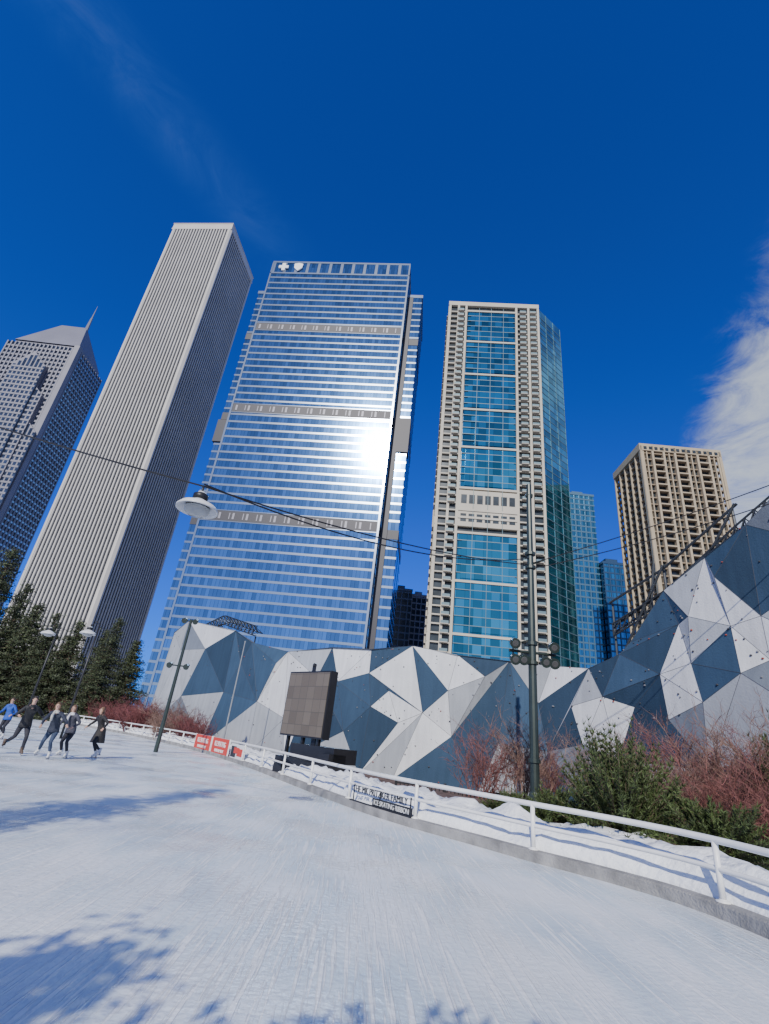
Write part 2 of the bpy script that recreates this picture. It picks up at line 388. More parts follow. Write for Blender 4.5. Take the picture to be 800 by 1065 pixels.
while z0<H-8:
    z1=min((k+6)*F-.5,H-5)
    g_=(k//6)
    zb=z0+.5
    if not(zb<88<z1):
        T.box(cen[0]+.3,cen[1]-.3,-.5,1.0,zb,z1-.1,0)
        x0=cen[0]+(2.0 if g_%2 else 5.5); T.box(x0,cen[1]-1.2,-.85,-.5,zb+.6,z1-.8,0)
    k+=6; z0=k*F
for k in range(1,levels):
    z=k*F
    if k%6 and not(80<z<98): T.box(cen[0]+.28,cen[1]-.28,-.90,.5,z-.13,z+.13,5)
for a in (cen[0]+5.9,cen[0]+11.7,cen[0]+17.5): T.box(a-.08,a+.08,-.92,.5,0,H-5,5)
T.box(-.3,W,-.5,40,H-3,H-.5,2); T.box(.5,W-6,3,36,H-.5,H+2.2,2)
T.box(cen[0],cen[1]+.5,-.6,1,82,98,2)
for q in range(7): T.box(cen[0]+1+q*3.2,cen[0]+3.3+q*3.2,-.66,.9,84,87.5,4); T.box(cen[0]+1+q*3.2,cen[0]+3.3+q*3.2,-.66,.9,92,96,4)
T.tube([(22,8,H+2),(22,8,H+8)],.35,6,5); T.tube([(21,8,H+9),(30,8,H+5.5)],.25,6,5)
Mtm=mat("mullion_grey",(.10,.16,.19),.5,.3)
T.obj("teal_glass_apartment_tower",[Mtg,Mtg2,Mbe,Mbe,Mshade,Mtm],(20.3,178.3,0),rz)

# tan concrete tower on the right
Mbr=mat("tan_concrete",(.40,.33,.23),.85,0,.1,.2)
Mbr2=mat("brown_spandrel",(.24,.185,.125),.85,0,.15,.2)
Q=MB(); W=32.5; H=125; D=25
Q.box(1.4,W-1.4,1.4,D-1.4,0,H-2,1)
F=2.95
for k in range(1,int((H-3)/F)+1):
    z=k*F
    Q.box(0.4,W-.4,.4,D-.4,z-.25,z+.25,2)
nb=7
for i in range(nb+1):
    x=i*(W-.8)/nb; Q.box(x,x+.8,-.3,1.5,0,H-1,0)
for i in range(nb):
    x=i*(W-.8)/nb+.8; wd=(W-.8)/nb-.8
    if i%2==0: Q.box(x+wd/2-.2,x+wd/2+.2,.1,1.5,0,H-2,0)
    else:
        for k in range(1,int((H-3)/F)): Q.box(x,x+wd,-.5,0.35,k*F-.15,k*F+.35,0)
for i in range(6):
    y=i*(D-.5)/5; Q.box(-.1,1.5,y,y+.5,0,H-1,0); Q.box(W-1.5,W+.5,y,y+.5,0,H-1,0)
Q.box(-.3,W+.3,-.3,D+.3,H-3.2,H,0); Q.box(8,24,7,18,H,H+4,0)
for i in range(nb*2): Q.box(1.4+i*2.2,2.6+i*2.2,-.55,-.28,H-2.6,H-1.4,1)
Q.obj("tan_concrete_apartment_tower",[Mbr,Mshade,Mbr2],(101.8,168.6,0),rot_of((101.8,168.4),(134,166.9)))

# twin-gabled tower with spire, far left
Mpg=mat("grey_granite",(.20,.20,.24),.5,.1,.1,.05)
Mpw=glass("granite_tower_window",(.06,.08,.13),.12,.6,(2,2,4),.4)
Mpb=glass("side_blue_glass",(.16,.30,.50),.15,.85,(2,2,4),.2)
U=MB(); X0,X1,Y0,Y1=-300,-246,300,336; zt=248
U.box(X0,X1,Y0,Y1,0,zt,1)
z=4
while z<zt: U.box(X0-.4,X1-3,Y0-.5,Y1,z-.8,z+.8,0); z+=4
x=X0
while x<X1-2: U.box(x,x+1.0,Y0-.9,Y0+.3,0,zt,0); x+=3.1
U.box(X1-3,X1+1.0,Y0-1.2,Y0+3,0,zt+2,0)
y=Y0+4
while y<Y1: U.box(X1-.2,X1+.5,y,y+1.0,0,zt,0); y+=3.2
z=4
while z<zt: U.box(X1-.1,X1+.3,Y0+3.1,Y1,z-.6,z+.6,2); z+=4
xm0,xm1=-283,-262
def roof(x0,x1,y0,y1,z0,rx0,rx1,rzv,mi):
    a,b_,c_,d=(x0,y0,z0),(x1,y0,z0),(x1,y1,z0),(x0,y1,z0); e=(rx0,(y0+y1)/2,rzv); f=(rx1,(y0+y1)/2,rzv)
    U.quad(a,b_,f,e,mi);U.quad(c_,d,e,f,mi);U.tri(b_,c_,f,mi);U.tri(d,a,e,mi)
U.box(X0+3,X1-2,Y0+3,Y1-3,zt,zt+4,0)
roof(X0+2,X1-2,Y0+2,Y1-2,zt+4,xm0,xm1,285,0)
for s_,(zb,ww,dp) in enumerate(((170,26,3.5),(200,19,5.5),(225,12,7.5))):
    xc=-272
    U.box(xc-ww,xc+ww,Y0-dp*.5-1,Y0,0,zb,0)
    i=len(U.v); ya=Y0-dp*.5-1; yb=Y0+2
    U.v+=[(xc-ww,ya,zb),(xc+ww,ya,zb),(xc,ya,zb+ww*1.0),(xc-ww,yb,zb),(xc+ww,yb,zb),(xc,yb,zb+ww*1.0)]
    for q in ((0,1,2),(5,4,3),(0,2,5,3),(1,4,5,2)): U.f.append(tuple(i+t for t in q)); U.m.append(0)
    x=xc-ww+1
    while x<xc+ww-1:
        U.box(x,x+2.0,ya-.12,ya+.1,0,zb+(ww-abs(x-xc)-2),1); x+=3.1
    z=6
    while z<zb: U.box(xc-ww,xc+ww,ya-.2,ya+.05,z-.7,z+.7,0); z+=4
U.tube([(-262,318,280),(-262,318,296)],[1.6,.8],6,0); U.tube([(-262,318,296),(-262,318,310)],[.6,.12],6,0)
U.obj("spired_granite_skyscraper",[Mpg,Mpw,Mpb])

Mb2=glass("bg_blue_glass",(.06,.22,.38),.12,.85,(2,60,3.6),.3,.2,.5)
def simple(name,x0,x1,y0,dp,h,m1,m2,F=3.6,step=3.0):
    S=MB(); w_=x1-x0; S.box(0,w_,0,dp,0,h,0); z=F
    while z<h: S.box(-.15,w_+.15,-.15,dp,z-.5,z+.4,1); z+=F
    x=0
    while x<=w_-.5: S.box(x,x+.55,-.3,.2,0,h,1); x+=step
    S.box(-.3,w_+.3,-.3,dp,h,h+1.5,1); S.box(w_*.25,w_*.7,dp*.2,dp*.7,h+1.5,h+5,1)
    S.obj(name,[m1,m2],(x0,y0,0))
Mgr=mat("grey_facade",(.17,.18,.20),.7,0,.1,.1)
simple("blue_glass_highrise",110,125.2,262,22,150,Mb2,mat("blue_spandrel",(.08,.16,.24),.4,.4))
simple("dark_blue_highrise",125.6,141,258,22,106,Mb2,mat("navy_spandrel",(.03,.07,.14),.4,.4))
simple("grey_office_block",8.5,23,300,30,89,Mshade,Mgr,4.2,4)
simple("grey_stone_block",23.5,33.5,306,30,88,Mshade,mat("stone_facade",(.30,.29,.31),.7),3.8,3)

# ------------------------------------------------------------------ climbing wall
PW=[Vector(p) for p in [(-20,52),(-14,45),(-7,36.5),(0,30),(5.7,27),(9.2,25.5),(11.5,21.5),(13.8,15.3),(16.5,10)]]
AL=[0]
for i in range(1,len(PW)): AL.append(AL[-1]+(PW[i]-PW[i-1]).length)
def s2a(s): i=min(int(s),len(PW)-2); return AL[i]+(s-i)*(AL[i+1]-AL[i])
def a2p(a):
    for i in range(len(PW)-1):
        if a<=AL[i+1]+1e-6 or i==len(PW)-2:
            t=(a-AL[i])/(AL[i+1]-AL[i]); p=PW[i].lerp(PW[i+1],t); d=(PW[i+1]-PW[i]).normalized(); nn=Vector((d.y,-d.x))
            if nn.y>0: nn=-nn
            return p,nn
top=[(0,9.6),(.35,10.5),(1.42,8.7),(1.73,7.5),(2.22,6.6),(2.66,6.8),(3.02,6.6),(3.44,6.8),(3.85,6.4),(4.48,6.2),(5.05,6.0),(5.49,5.8),(5.86,6.3),(5.97,6.8),(6.28,8.7),(6.57,9.7),(6.85,10.4),(7.0,11.0),(7.5,12.2),(8,12)]
bot=[(8,0),(7.4,0),(7.0,0),(6.65,0),(6.26,0),(5.85,0),(5.47,0),(4.82,0),(4.1,0),(3.37,0),(3.06,0),(2.41,0),(1.99,0),(1.34,0),(.6,0),(0,0)]
inn=[(.4,7.6),(.93,7.5),(1.62,6.0),(1.46,3.9),(2.14,5.8),(1.98,3.3),(.7,3.5),(2.57,4.9),(2.78,4.7),(3.04,5.2),(3.25,4.3),(3.58,3.3),(3.79,4.5),(4.16,5.3),(4.85,4.2),(5.3,4.1),(5.66,4.5),(2.9,2.0),(3.37,2.7),(3.83,2.3),(4.35,2.2),(4.95,2.1),(5.41,2.5),(6.43,7.4),(6.41,5.6),(5.95,4.1),(6.2,5.3),(6.63,8.7),(6.66,6.8),(6.82,7.0),(6.45,4.2),(6.69,5.1),(6.82,5.5),(6.22,3.6),(5.75,2.0),(6.4,2.0),(7.3,8.5),(7.4,4.5),(7.1,3.0),(7.7,6.5),(4.62,3.4),(2.3,2.4),(3.1,3.4)]
allp=top+bot+inn; pts=[Vector((s2a(s),z)) for s,z in allp]
nb_=len(top)+len(bot)
edges=[(i,(i+1)%nb_) for i in range(nb_)]
def idx(p): return allp.index(p)
for a,b_ in (((4.48,6.2),(3.83,2.3)),((3.83,2.3),(3.37,0)),((4.48,6.2),(4.35,2.2)),((4.35,2.2),(4.1,0)),((3.44,6.8),(3.79,4.5)),((3.04,5.2),(3.58,3.3)),((5.49,5.8),(4.95,2.1)),((2.22,6.6),(1.98,3.3)),((1.98,3.3),(1.34,0)),((6.28,8.7),(6.41,5.6)),((5.66,4.5),(6.2,5.3)),((6.57,9.7),(6.66,6.8)),((2.66,6.8),(2.78,4.7)),((6.43,7.4),(5.86,6.3)),((3.58,3.3),(3.06,0))):
    edges.append((idx(a),idx(b_)))
res=delaunay_2d_cdt(pts,edges,[list(range(nb_))],1,1e-4)
cv,ce,cf_,ov=res[0],res[1],res[2],res[3]
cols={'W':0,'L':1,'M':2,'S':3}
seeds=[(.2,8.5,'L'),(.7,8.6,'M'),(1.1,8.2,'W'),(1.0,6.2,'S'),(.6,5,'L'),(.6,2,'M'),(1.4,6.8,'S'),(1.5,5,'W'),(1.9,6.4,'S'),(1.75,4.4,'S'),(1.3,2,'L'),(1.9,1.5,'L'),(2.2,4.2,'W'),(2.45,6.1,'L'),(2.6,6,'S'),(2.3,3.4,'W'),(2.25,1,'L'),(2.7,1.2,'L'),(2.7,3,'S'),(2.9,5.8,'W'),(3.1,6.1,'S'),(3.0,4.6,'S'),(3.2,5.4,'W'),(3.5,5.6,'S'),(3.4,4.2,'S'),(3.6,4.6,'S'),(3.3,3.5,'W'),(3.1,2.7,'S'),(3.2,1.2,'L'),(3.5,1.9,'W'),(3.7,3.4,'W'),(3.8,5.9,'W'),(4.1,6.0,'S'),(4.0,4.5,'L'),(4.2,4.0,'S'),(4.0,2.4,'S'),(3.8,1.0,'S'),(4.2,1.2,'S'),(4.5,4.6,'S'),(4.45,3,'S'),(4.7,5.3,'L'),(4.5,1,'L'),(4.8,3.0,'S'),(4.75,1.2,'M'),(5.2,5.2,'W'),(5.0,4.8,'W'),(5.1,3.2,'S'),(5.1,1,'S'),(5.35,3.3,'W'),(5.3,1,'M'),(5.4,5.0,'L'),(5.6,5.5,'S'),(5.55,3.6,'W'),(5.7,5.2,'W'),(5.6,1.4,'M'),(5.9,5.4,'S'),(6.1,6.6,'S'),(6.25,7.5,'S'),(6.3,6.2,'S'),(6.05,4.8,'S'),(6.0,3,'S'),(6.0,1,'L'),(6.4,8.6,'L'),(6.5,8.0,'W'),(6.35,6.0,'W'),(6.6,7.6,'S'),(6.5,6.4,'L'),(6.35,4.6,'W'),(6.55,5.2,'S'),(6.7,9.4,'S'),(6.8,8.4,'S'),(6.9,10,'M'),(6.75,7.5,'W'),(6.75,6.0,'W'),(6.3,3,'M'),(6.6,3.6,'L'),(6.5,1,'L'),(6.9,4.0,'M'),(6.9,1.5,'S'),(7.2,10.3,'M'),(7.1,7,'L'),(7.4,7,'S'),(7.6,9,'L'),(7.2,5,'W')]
SD=[(s2a(s),z,c_) for s,z,c_ in seeds]
CW=MB(); rw=random.Random(3); base3=[]
for i,p in enumerate(cv):
    q,nn=a2p(p.x)
    src=ov[i][0] if ov[i] else None
    if src is not None and src>=nb_: off=rw.uniform(-.08,.26)
    elif src is not None and src>=len(top): off=rw.uniform(0,.3)
    else: off=rw.uniform(-.15,.1)
    base3.append((q.x+nn.x*off,q.y+nn.y*off,max(0,p.y)-.02))
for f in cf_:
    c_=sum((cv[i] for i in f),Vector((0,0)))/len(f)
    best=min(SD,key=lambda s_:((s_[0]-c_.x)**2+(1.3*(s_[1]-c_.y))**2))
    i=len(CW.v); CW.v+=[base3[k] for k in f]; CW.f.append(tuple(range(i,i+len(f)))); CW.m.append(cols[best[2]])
for k in range(len(top)-1):
    a=a2p(s2a(top[k][0]));b_=a2p(s2a(top[k+1][0]))
    def bk(t,z): q,nn=t; return (q.x-nn.x*1.6,q.y-nn.y*1.6,z)
    def ft(t,z): q,nn=t; return (q.x,q.y,z-.05)
    CW.quad(ft(a,top[k][1]),ft(b_,top[k+1][1]),bk(b_,top[k+1][1]-.5),bk(a,top[k][1]-.5),2)
    CW.quad(bk(a,-.02),bk(a,top[k][1]-.5),bk(b_,top[k+1][1]-.5),bk(b_,-.02),2)
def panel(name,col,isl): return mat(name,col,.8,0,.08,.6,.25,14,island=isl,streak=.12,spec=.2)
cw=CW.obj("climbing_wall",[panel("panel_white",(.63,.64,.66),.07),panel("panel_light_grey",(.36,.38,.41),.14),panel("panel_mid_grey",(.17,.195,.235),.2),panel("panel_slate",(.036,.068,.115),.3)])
HB=MB()
for _ in range(420):
    f=rw.choice(cf_); a,b_,c_=[Vector(base3[i]) for i in f[:3]]
    u,v=rw.random(),rw.random()
    if u+v>1: u,v=1-u,1-v
    p=a+(b_-a)*u+(c_-a)*v; nn=(b_-a).cross(c_-a).normalized()
    if nn.y>0: nn=-nn
    p+=nn*.02
    HB.ball(p,rw.uniform(.02,.05),6,rw.choice((0,0,0,0,0,3,3,1)),(1,1,.8))
es=set()
for f in cf_:
    for k in range(len(f)): es.add(tuple(sorted((f[k],f[(k+1)%len(f)]))))
for e in es: HB.tube([Vector(base3[e[0]]),Vector(base3[e[1]])],.009,4,0,False)
HB.obj("climbing_holds",[mat("hold_black",(.05,.05,.06)),mat("hold_red",(.3,.06,.04)),mat("hold_yellow",(.5,.35,.05)),mat("hold_grey",(.2,.2,.22))],parent=cw)

Msteel=mat("dark_steel",(.05,.055,.06),.5,.5)
def truss(name,path,s=.5,seg=14,r=.035,legs=()):
    t=MB(); P_=[Vector(p) for p in path]
    L_=[(P_[i+1]-P_[i]).length for i in range(len(P_)-1)]; tot=sum(L_)
    def pos(u):
        d=u*tot
        for i,l in enumerate(L_):
            if d<=l+1e-6: return P_[i].lerp(P_[i+1],d/l)
            d-=l
        return P_[-1]
    offs=[Vector((0,0,0)),Vector((0,0,s)),Vector((s*.5,s,s*.5))]
    for o in offs: t.tube([pos(k/seg)+o for k in range(seg+1)],r,6)
    for k in range(seg):
        for a,b_ in ((0,1),(1,2),(2,0)):
            t.tube([pos(k/seg)+offs[a],pos((k+1)/seg)+offs[b_]],r*.6,5)
            t.tube([pos(k/seg)+offs[a],pos(k/seg)+offs[b_]],r*.6,5)
    for l in legs: t.tube(l,r*1.3,6)
    return t.obj(name,[Msteel])
truss("steel_truss",[(12.0,24.2,7.6),(13.4,21.5,8.8),(14.6,18.2,10.7),(15.4,16.2,11.8)],.6,20,.045,
   [[(12.2,24.4,0),(12.2,24.4,9.3)],[(12.2,24.2,8.2),(14.0,20.6,9.9)],[(13.6,21.9,0),(13.6,21.9,10.6)],[(14.8,18.4,0),(14.8,18.4,12.3)],[(12.0,24.2,6.0),(13.4,21.6,10.6)],[(13.4,21.6,7.5),(14.8,18.2,12.4)],[(12.0,24.3,9.3),(13.5,21.7,10.5),(14.9,18.2,12.4)],[(12.9,23,6),(13.2,22,10.8)]])
truss("steel_truss",[(-17.5,52.5,9.8),(-14,47.5,10.2),(-9.6,42.5,8.6)],.8,18,.05,[[(-14,47.6,0),(-14,47.6,10)],[(-9.6,42.8,0),(-9.6,42.8,8.6)],[(-17.5,52.6,0),(-17.5,52.6,9.8)]])

# ------------------------------------------------------------------ street furniture
Mpole=mat("dark_green_paint",(.030,.043,.038),.4,.2,.2,3)
Mlamp=mat("lamp_white",(.65,.66,.66),.4)
Mglass=mat("lamp_glass",(.40,.41,.40),.15)
Mblk=mat("black_metal",(.02,.02,.022),.45,.2)
P=MB(); bx,by=5.23,16.0; zb=.2
P.tube([(bx,by,zb),(bx,by,zb+.5),(bx,by,zb+.6),(bx,by,5.2),(bx,by,10.85)],[.19,.19,.14,.125,.09],12)
for z_ in (1.6,4.4,5.0,7.6,8.1): P.lathe([(.12,-.06),(.18,-.05),(.18,.05),(.12,.06)],(bx,by,z_),12)
P.tube([(bx-.75,by,4.72),(bx+.75,by,4.72)],.045,8); P.tube([(bx-.7,by+.02,4.9),(bx,by+.02,5.15),(bx+.7,by+.02,4.9)],.02,6)
for sx in (-1,1):
    for dx,dz in ((.62,.24),(.62,-.26),(.35,-.24)):
        c_=(bx+sx*dx,by-.1,4.72+dz)
        P.tube([Vector(c_)+Vector((0,.14,.05)),Vector(c_)+Vector((0,-.02,0)),Vector(c_)+Vector((0,-.2,-.07))],[.08,.15,.17],12)
        P.tube([Vector(c_)+Vector((0,-.201,-.071)),Vector(c_)+Vector((0,-.206,-.073))],[.10,.09],12,1)
        P.tube([(c_[0],by,4.72),(c_[0],by-.02,c_[2])],.025,6)
P.tube([(bx-.12,by,10.4),(bx+.12,by,10.4)],.09,8); P.tube([(bx,by,7.7),(bx+.45,by-.1,7.9)],.03,6)
P.obj("floodlight_pole",[Mpole,mat("dark_lens",(.08,.08,.08),.2)],smooth=False)
def cable(name,a,b_,sag,r=.013,extra=()):
    c_=MB()
    for (a,b_,sag) in [(a,b_,sag)]+list(extra):
        a=Vector(a);b_=Vector(b_); c_.tube([a.lerp(b_,t/24)-Vector((0,0,4*sag*(t/24)*(1-t/24))) for t in range(25)],r,6)
    return c_.obj(name,[Mblk])
LP=(-3.28,8.0)
cable("overhead_cable",(-14,8.5,7.9),(LP[0],LP[1],5.42),.15,.016,[((LP[0],LP[1],5.42),(bx,by,7.7),.25),((LP[0],LP[1],5.46),(bx,by,7.95),.55),((bx,by,7.75),(16.0,11.1,12.0),.25),((bx,by,7.55),(16.0,11.1,11.3),.35)])
def pend(name,c_,D_=.72):
    k=D_/.72; p=MB()
    p.lathe([(.0,.30*k),(.06*k,.30*k),(.09*k,.24*k),(.10*k,.14*k),(.17*k,.10*k),(.30*k,.04*k),(.36*k,-.03*k),(.36*k,-.06*k),(.33*k,-.05*k)],c_,28,0)
    p.lathe([(.33*k,-.05*k),(.28*k,.0),(.2*k,.02*k)],c_,28,1)
    p.lathe([(.22*k,-.02*k),(.21*k,-.09*k),(.14*k,-.15*k),(.0,-.17*k)],c_,24,2)
    p.lathe([(.10*k,.14*k),(.13*k,.16*k),(.13*k,.24*k),(.08*k,.27*k)],c_,16,3)
    p.tube([(c_[0],c_[1],c_[2]+.28*k),(c_[0],c_[1],c_[2]+.42*k)],.02*k,8,3)
    return p
pend("p",(LP[0],LP[1],5.0)).obj("pendant_street_lamp",[Mlamp,Mlamp,Mglass,Mblk],smooth=True)
for (x,y,h) in ((-16.4,30,6.0),(-20.5,33,6.1)):
    p=pend("p",(x,y,h-.4),.9); p.tube([(x+.5,y,0),(x+.5,y,h+.2)],[.07,.045],8,3); p.tube([(x+.5,y,h+.15),(x+.25,y,h+.3),(x,y,h+.0)],.025,6,3)
    p.tube([(x+.5,y,h),(x+1.8,y,h-.2)],.015,5,3)
    p.obj("street_lamp",[Mlamp,Mlamp,Mglass,Mblk],smooth=True)
p=MB(); x,y=-10.0,28.0
p.tube([(x,y,0),(x,y,6.7)],[.11,.07],10)
for z_,d in ((6.6,.3),(4.2,.45)):
    p.tube([(x-d,y,z_),(x+d,y,z_)],.04,6)
    for sx in (-1,1): p.tube([(x+sx*d,y+.1,z_+.1),(x+sx*d,y-.2,z_-.05)],[.08,.16],10)
p.obj("floodlight_pole",[Mpole])
p=MB(); p.tube([(-7.4,30.5,0),(-7.4,30.5,6.2)],[.05,.03],8); p.ball((-7.4,30.5,6.22),.05,8); p.obj("flag_pole",[mat("pole_grey",(.3,.31,.32),.4,.3)])
p=MB(); p.tube([(-14,8.5,0),(-14,8.5,8.2)],[.13,.07],10); p.lathe([(.2,0),(.2,.3),(.12,.4)],(-14,8.5,0),12); p.obj("cable_pole",[Mpole])
p=MB(); p.tube([(16,11.1,0),(16,11.1,12.3)],[.13,.07],10); p.lathe([(.2,0),(.2,.3),(.12,.4)],(16,11.1,0),12); p.obj("cable_pole",[Mpole])

m,nt3,b=newmat("led_screen"); b.inputs['Roughness'].default_value=.45
tc3=N(nt3,'ShaderNodeTexCoord'); bk_=N(nt3,'ShaderNodeTexBrick'); bk_.offset=0; bk_.inputs['Scale'].default_value=1
bk_.inputs['Color1'].default_value=(.105,.085,.060,1);bk_.inputs['Color2'].default_value=(.145,.12,.088,1);bk_.inputs['Mortar'].default_value=(.07,.06,.045,1)
bk_.inputs['Brick Width'].default_value=.48;bk_.inputs['Row Height'].default_value=.48;bk_.inputs['Mortar Size'].default_value=.010
mp3=N(nt3,'ShaderNodeMapping'); mp3.inputs['Rotation'].default_value=(math.pi/2,0,0); nt3.links.new(tc3.outputs['Object'],mp3.inputs[0]); nt3.links.new(mp3.outputs[0],bk_.inputs['Vector'])
nt3.links.new(bk_.outputs['Color'],b.inputs['Base Color'])
S=MB(); wS=2.8
S.box(0,wS,0,.35,1.48,3.95,0); S.box(.06,wS-.06,-.02,-.002,1.54,3.89,1)
for x in (.4,1.4,2.4): S.box(x-.06,x+.06,.12,.24,.2,1.48,0)
S.box(.1,2.9,-.1,.9,.0,.75,0); S.box(.9,3.6,.0,1.1,.75,1.25,0); S.box(2.2,3.9,-.3,.8,0,.7,0); S.box(3.0,3.6,-.2,.6,.7,1.05,0)
S.box(1.9,2.15,.2,.25,.7,2.2,0)
for x in (.5,3.4): S.tube([(x,-.2,.3),(x,-.05,.3)],.3,14,0)
S.box(1.3,1.5,.15,.2,3.95,4.2,0); S.ball((1.4,.18,4.22),.09,8)
S.obj("video_screen",[Mblk,m],(-3.2,22.3,0),rot_of((-3.2,22.3),(-1.32,20.2)))

Mred=mat("red_sign",(.62,.045,.025),.5,0,.05)
def txt(body,size,matl,loc_,rotz,parent,ext=.01):
    t=bpy.data.curves.new("lettering",'FONT'); t.body=body; t.size=size; t.extrude=ext; t.align_x='CENTER'; t.align_y='CENTER'; t.materials.append(matl)
    o=bpy.data.objects.new("lettering",t); COL.objects.link(o); o.parent=parent; o.location=loc_; o.rotation_euler=(math.pi/2,0,rotz); return o
sA=arc_near(-10.2,34.0)
for k,(a,b_) in enumerate(((sA,sA-3.2),(sA-3.5,sA-6.7))):
    p0=at(a,.06);p1=at(b_,.06); l=(p1-p0).length; o=MB(); o.box(0,l,-.02,.02,.12,.92,0); o.box(-.04,0,-.03,.03,.1,.95,1); o.box(l,l+.04,-.03,.03,.1,.95,1)
    ob=o.obj("red_banner_sign",[Mred,Mwhite],(p0.x,p0.y,0),rot_of(p0,p1)); 
    txt("ICE SKATING",.36,Mwhite,(l/2,-.03,.62),0,ob); txt("PLEASE KEEP RIGHT",.2,Mwhite,(l/2,-.03,.3),0,ob)
p0=at(sA-7.2,.06);p1=at(sA-9.3,.06); l=(p1-p0).length; o=MB(); o.box(0,l,-.02,.02,.15,.8,0); o.box(.1,l*.45,-.035,-.021,.22,.7,1); o.box(l*.55,l-.1,-.035,-.021,.3,.62,2); o.box(l*.3,l*.7,-.045,-.036,.4,.66,2)
o.obj("sponsor_sign",[Mwhite,Mblk,Mred],(p0.x,p0.y,0),rot_of(p0,p1))
sC=arc_near(-.08,15.0)
p0=at(sC,.03); p1=at(sC-2.7,.03); l=(p1-p0).length
o=MB(); o.box(0,l,-.02,.0,.17,.20,0); o.box(l*.40,l,.0,.03,.20,.36,0)
for x in (.1,l*.5,l-.1): o.box(x-.015,x+.015,.03,.05,.17,.56,0)
ob=o.obj("letter_sign",[Mblk],(p0.x,p0.y,0),rot_of(p0,p1))
txt("THE MK PRITZKER FAMILY",.205,Mblk,(l/2,-.02,.46),0,ob,.008); txt("ICE SKATING RIBBON",.15,Mlamp,(l*.70,-.012,.27),0,ob,.006)
o=MB(); a=Vector((1.5,19.6));b_=Vector((6.5,20.0)); l=(b_-a).length
for z_ in (.10,.40): o.box(0,l,-.02,.02,z_,z_+.05,0)
x=0
while x<l: o.box(x,x+.03,-.015,.015,.05,.45,0); x+=.14
x=0
while x<l+.1: o.box(x-.04,x+.04,-.04,.04,-.05,.55,0); x+=1.75
o.obj("low_black_fence",[Mblk],(a.x,a.y,0),rot_of(a,b_))

# ------------------------------------------------------------------ vegetation
Mbark=mat("bark",(.10,.07,.05),.9,0,.3,5,.5,20)
Mneed=mat("needles",(.060,.088,.026),.7,0,.35,.8,island=.6)
Mneed2=mat("needles_dark",(.048,.062,.026),.7,0,.4,.5,island=.6)
Mtwig=mat("red_twigs",(.17,.066,.058),.8,0,.3,1,island=.4)
Mtwig2=mat("brown_twigs",(.19,.115,.09),.8,0,.3,1,island=.35)
Mtwig3=mat("maroon_twigs",(.14,.042,.042),.8,0,.35,.4,island=.4)
def clump(b,p,size,n,rg,mi,flat=.6):
    for _ in range(n):
        c_=Vector(p)+Vector((rg.gauss(0,size),rg.gauss(0,size),rg.gauss(0,size*flat)))
        d=Vector((rg.gauss(0,1),rg.gauss(0,1),rg.gauss(0,.6))).normalized(); u=d.cross(Vector((rg.gauss(0,1),rg.gauss(0,1),rg.gauss(0,1)))).normalized()
        l=size*rg.uniform(.5,1.1); w_=l*.28
        b.tri(c_-u*w_,c_+u*w_,c_+d*l,mi)
def conifer(h,r,seed,n=11,size=.35,leafn=10,pw=.8):
    rg=random.Random(seed); b=MB(); b.tube([(0,0,0),(0,0,h*.5),(0,0,h)],[h*.018+.04,h*.012,.02],8,0)
    z=h*.04
    while z<h*.985:
        t=z/h; rad=r*(1-t)**pw*rg.uniform(.8,1.12)
        m_=max(4,int(n*(1-t*.6)))
        for k in range(m_):
            a=rg.uniform(0,2*math.pi); L_=rad*rg.uniform(.65,1.15); zz=z+rg.uniform(-.2,.2)
            e=Vector((math.cos(a)*L_,math.sin(a)*L_,zz-L_*.18+.12*h*.1)); b.tube([(0,0,zz),e],[.03,.008],4,0,False)
            st=max(2,int(L_/(size*.8)))
            for q in range(st):
                u=(q+1)/st
                if u<.25: continue
                clump(b,Vector((0,0,zz)).lerp(e,u)-Vector((0,0,.05)),size*(1.0-.45*u),leafn,rg,1,.45)
        z+=max(.18,h*.035*(1-.4*t))
    return b.mesh("conifer",[Mbark,Mneed2])
c1=conifer(12,3.6,1,12,.34,13); c2=conifer(9,3.3,2,12,.32,13)
for i,(x,y,h,me) in enumerate(((-47.5,63,19.5,c1),(-52,64,16,c2),(-43.5,62.5,15,c1),(-40.5,61.5,12.5,c2),(-37.3,60.5,11.5,c1),(-34.6,61,11,c2),(-32,62.5,10.5,c1),(-29.4,59.5,11.6,c1),(-27,60.5,9.5,c2),(-43.5,60.0,9,c2),(-38.6,62.5,9,c2),(-49.5,61,10,c2),(-35.8,62,9,c1))):
    put("evergreen_tree",me,(x,y,0),i*1.3,None,h/(12 if me is c1 else 9))
def twigbush(seed,h,r,nst=26,depth=3,matl=None,rad=.014):
    rg=random.Random(seed); b=MB()
    def grow(p,d,l,rd,lev):
        q=[p]; dd=d.copy(); n_=3
        for k in range(n_):
            dd=(dd+Vector((rg.gauss(0,.18),rg.gauss(0,.18),rg.gauss(.03,.1)))).normalized(); q.append(q[-1]+dd*l/n_)
        b.tube(q,[rd,rd*.8,rd*.6,rd*.4],3,0,False)
        if lev>0:
            for k in range(rg.randint(3,5)):
                s_=rg.randint(1,3); nd=(dd+Vector((rg.gauss(0,.6),rg.gauss(0,.6),rg.gauss(.05,.35)))).normalized()
                grow(q[s_],nd,l*rg.uniform(.4,.65),max(rd*.6,.0045),lev-1)
    for _ in range(nst):
        a=rg.uniform(0,2*math.pi); o_=rg.uniform(0,.35)*r; sp=rg.uniform(.1,1)*r/h
        grow(Vector((math.cos(a)*o_,math.sin(a)*o_,0)),Vector((math.cos(a)*sp*.9,math.sin(a)*sp*.9,1)).normalized(),h*rg.uniform(.35,.62),rad,depth)
    return b.mesh("twigs",[matl])
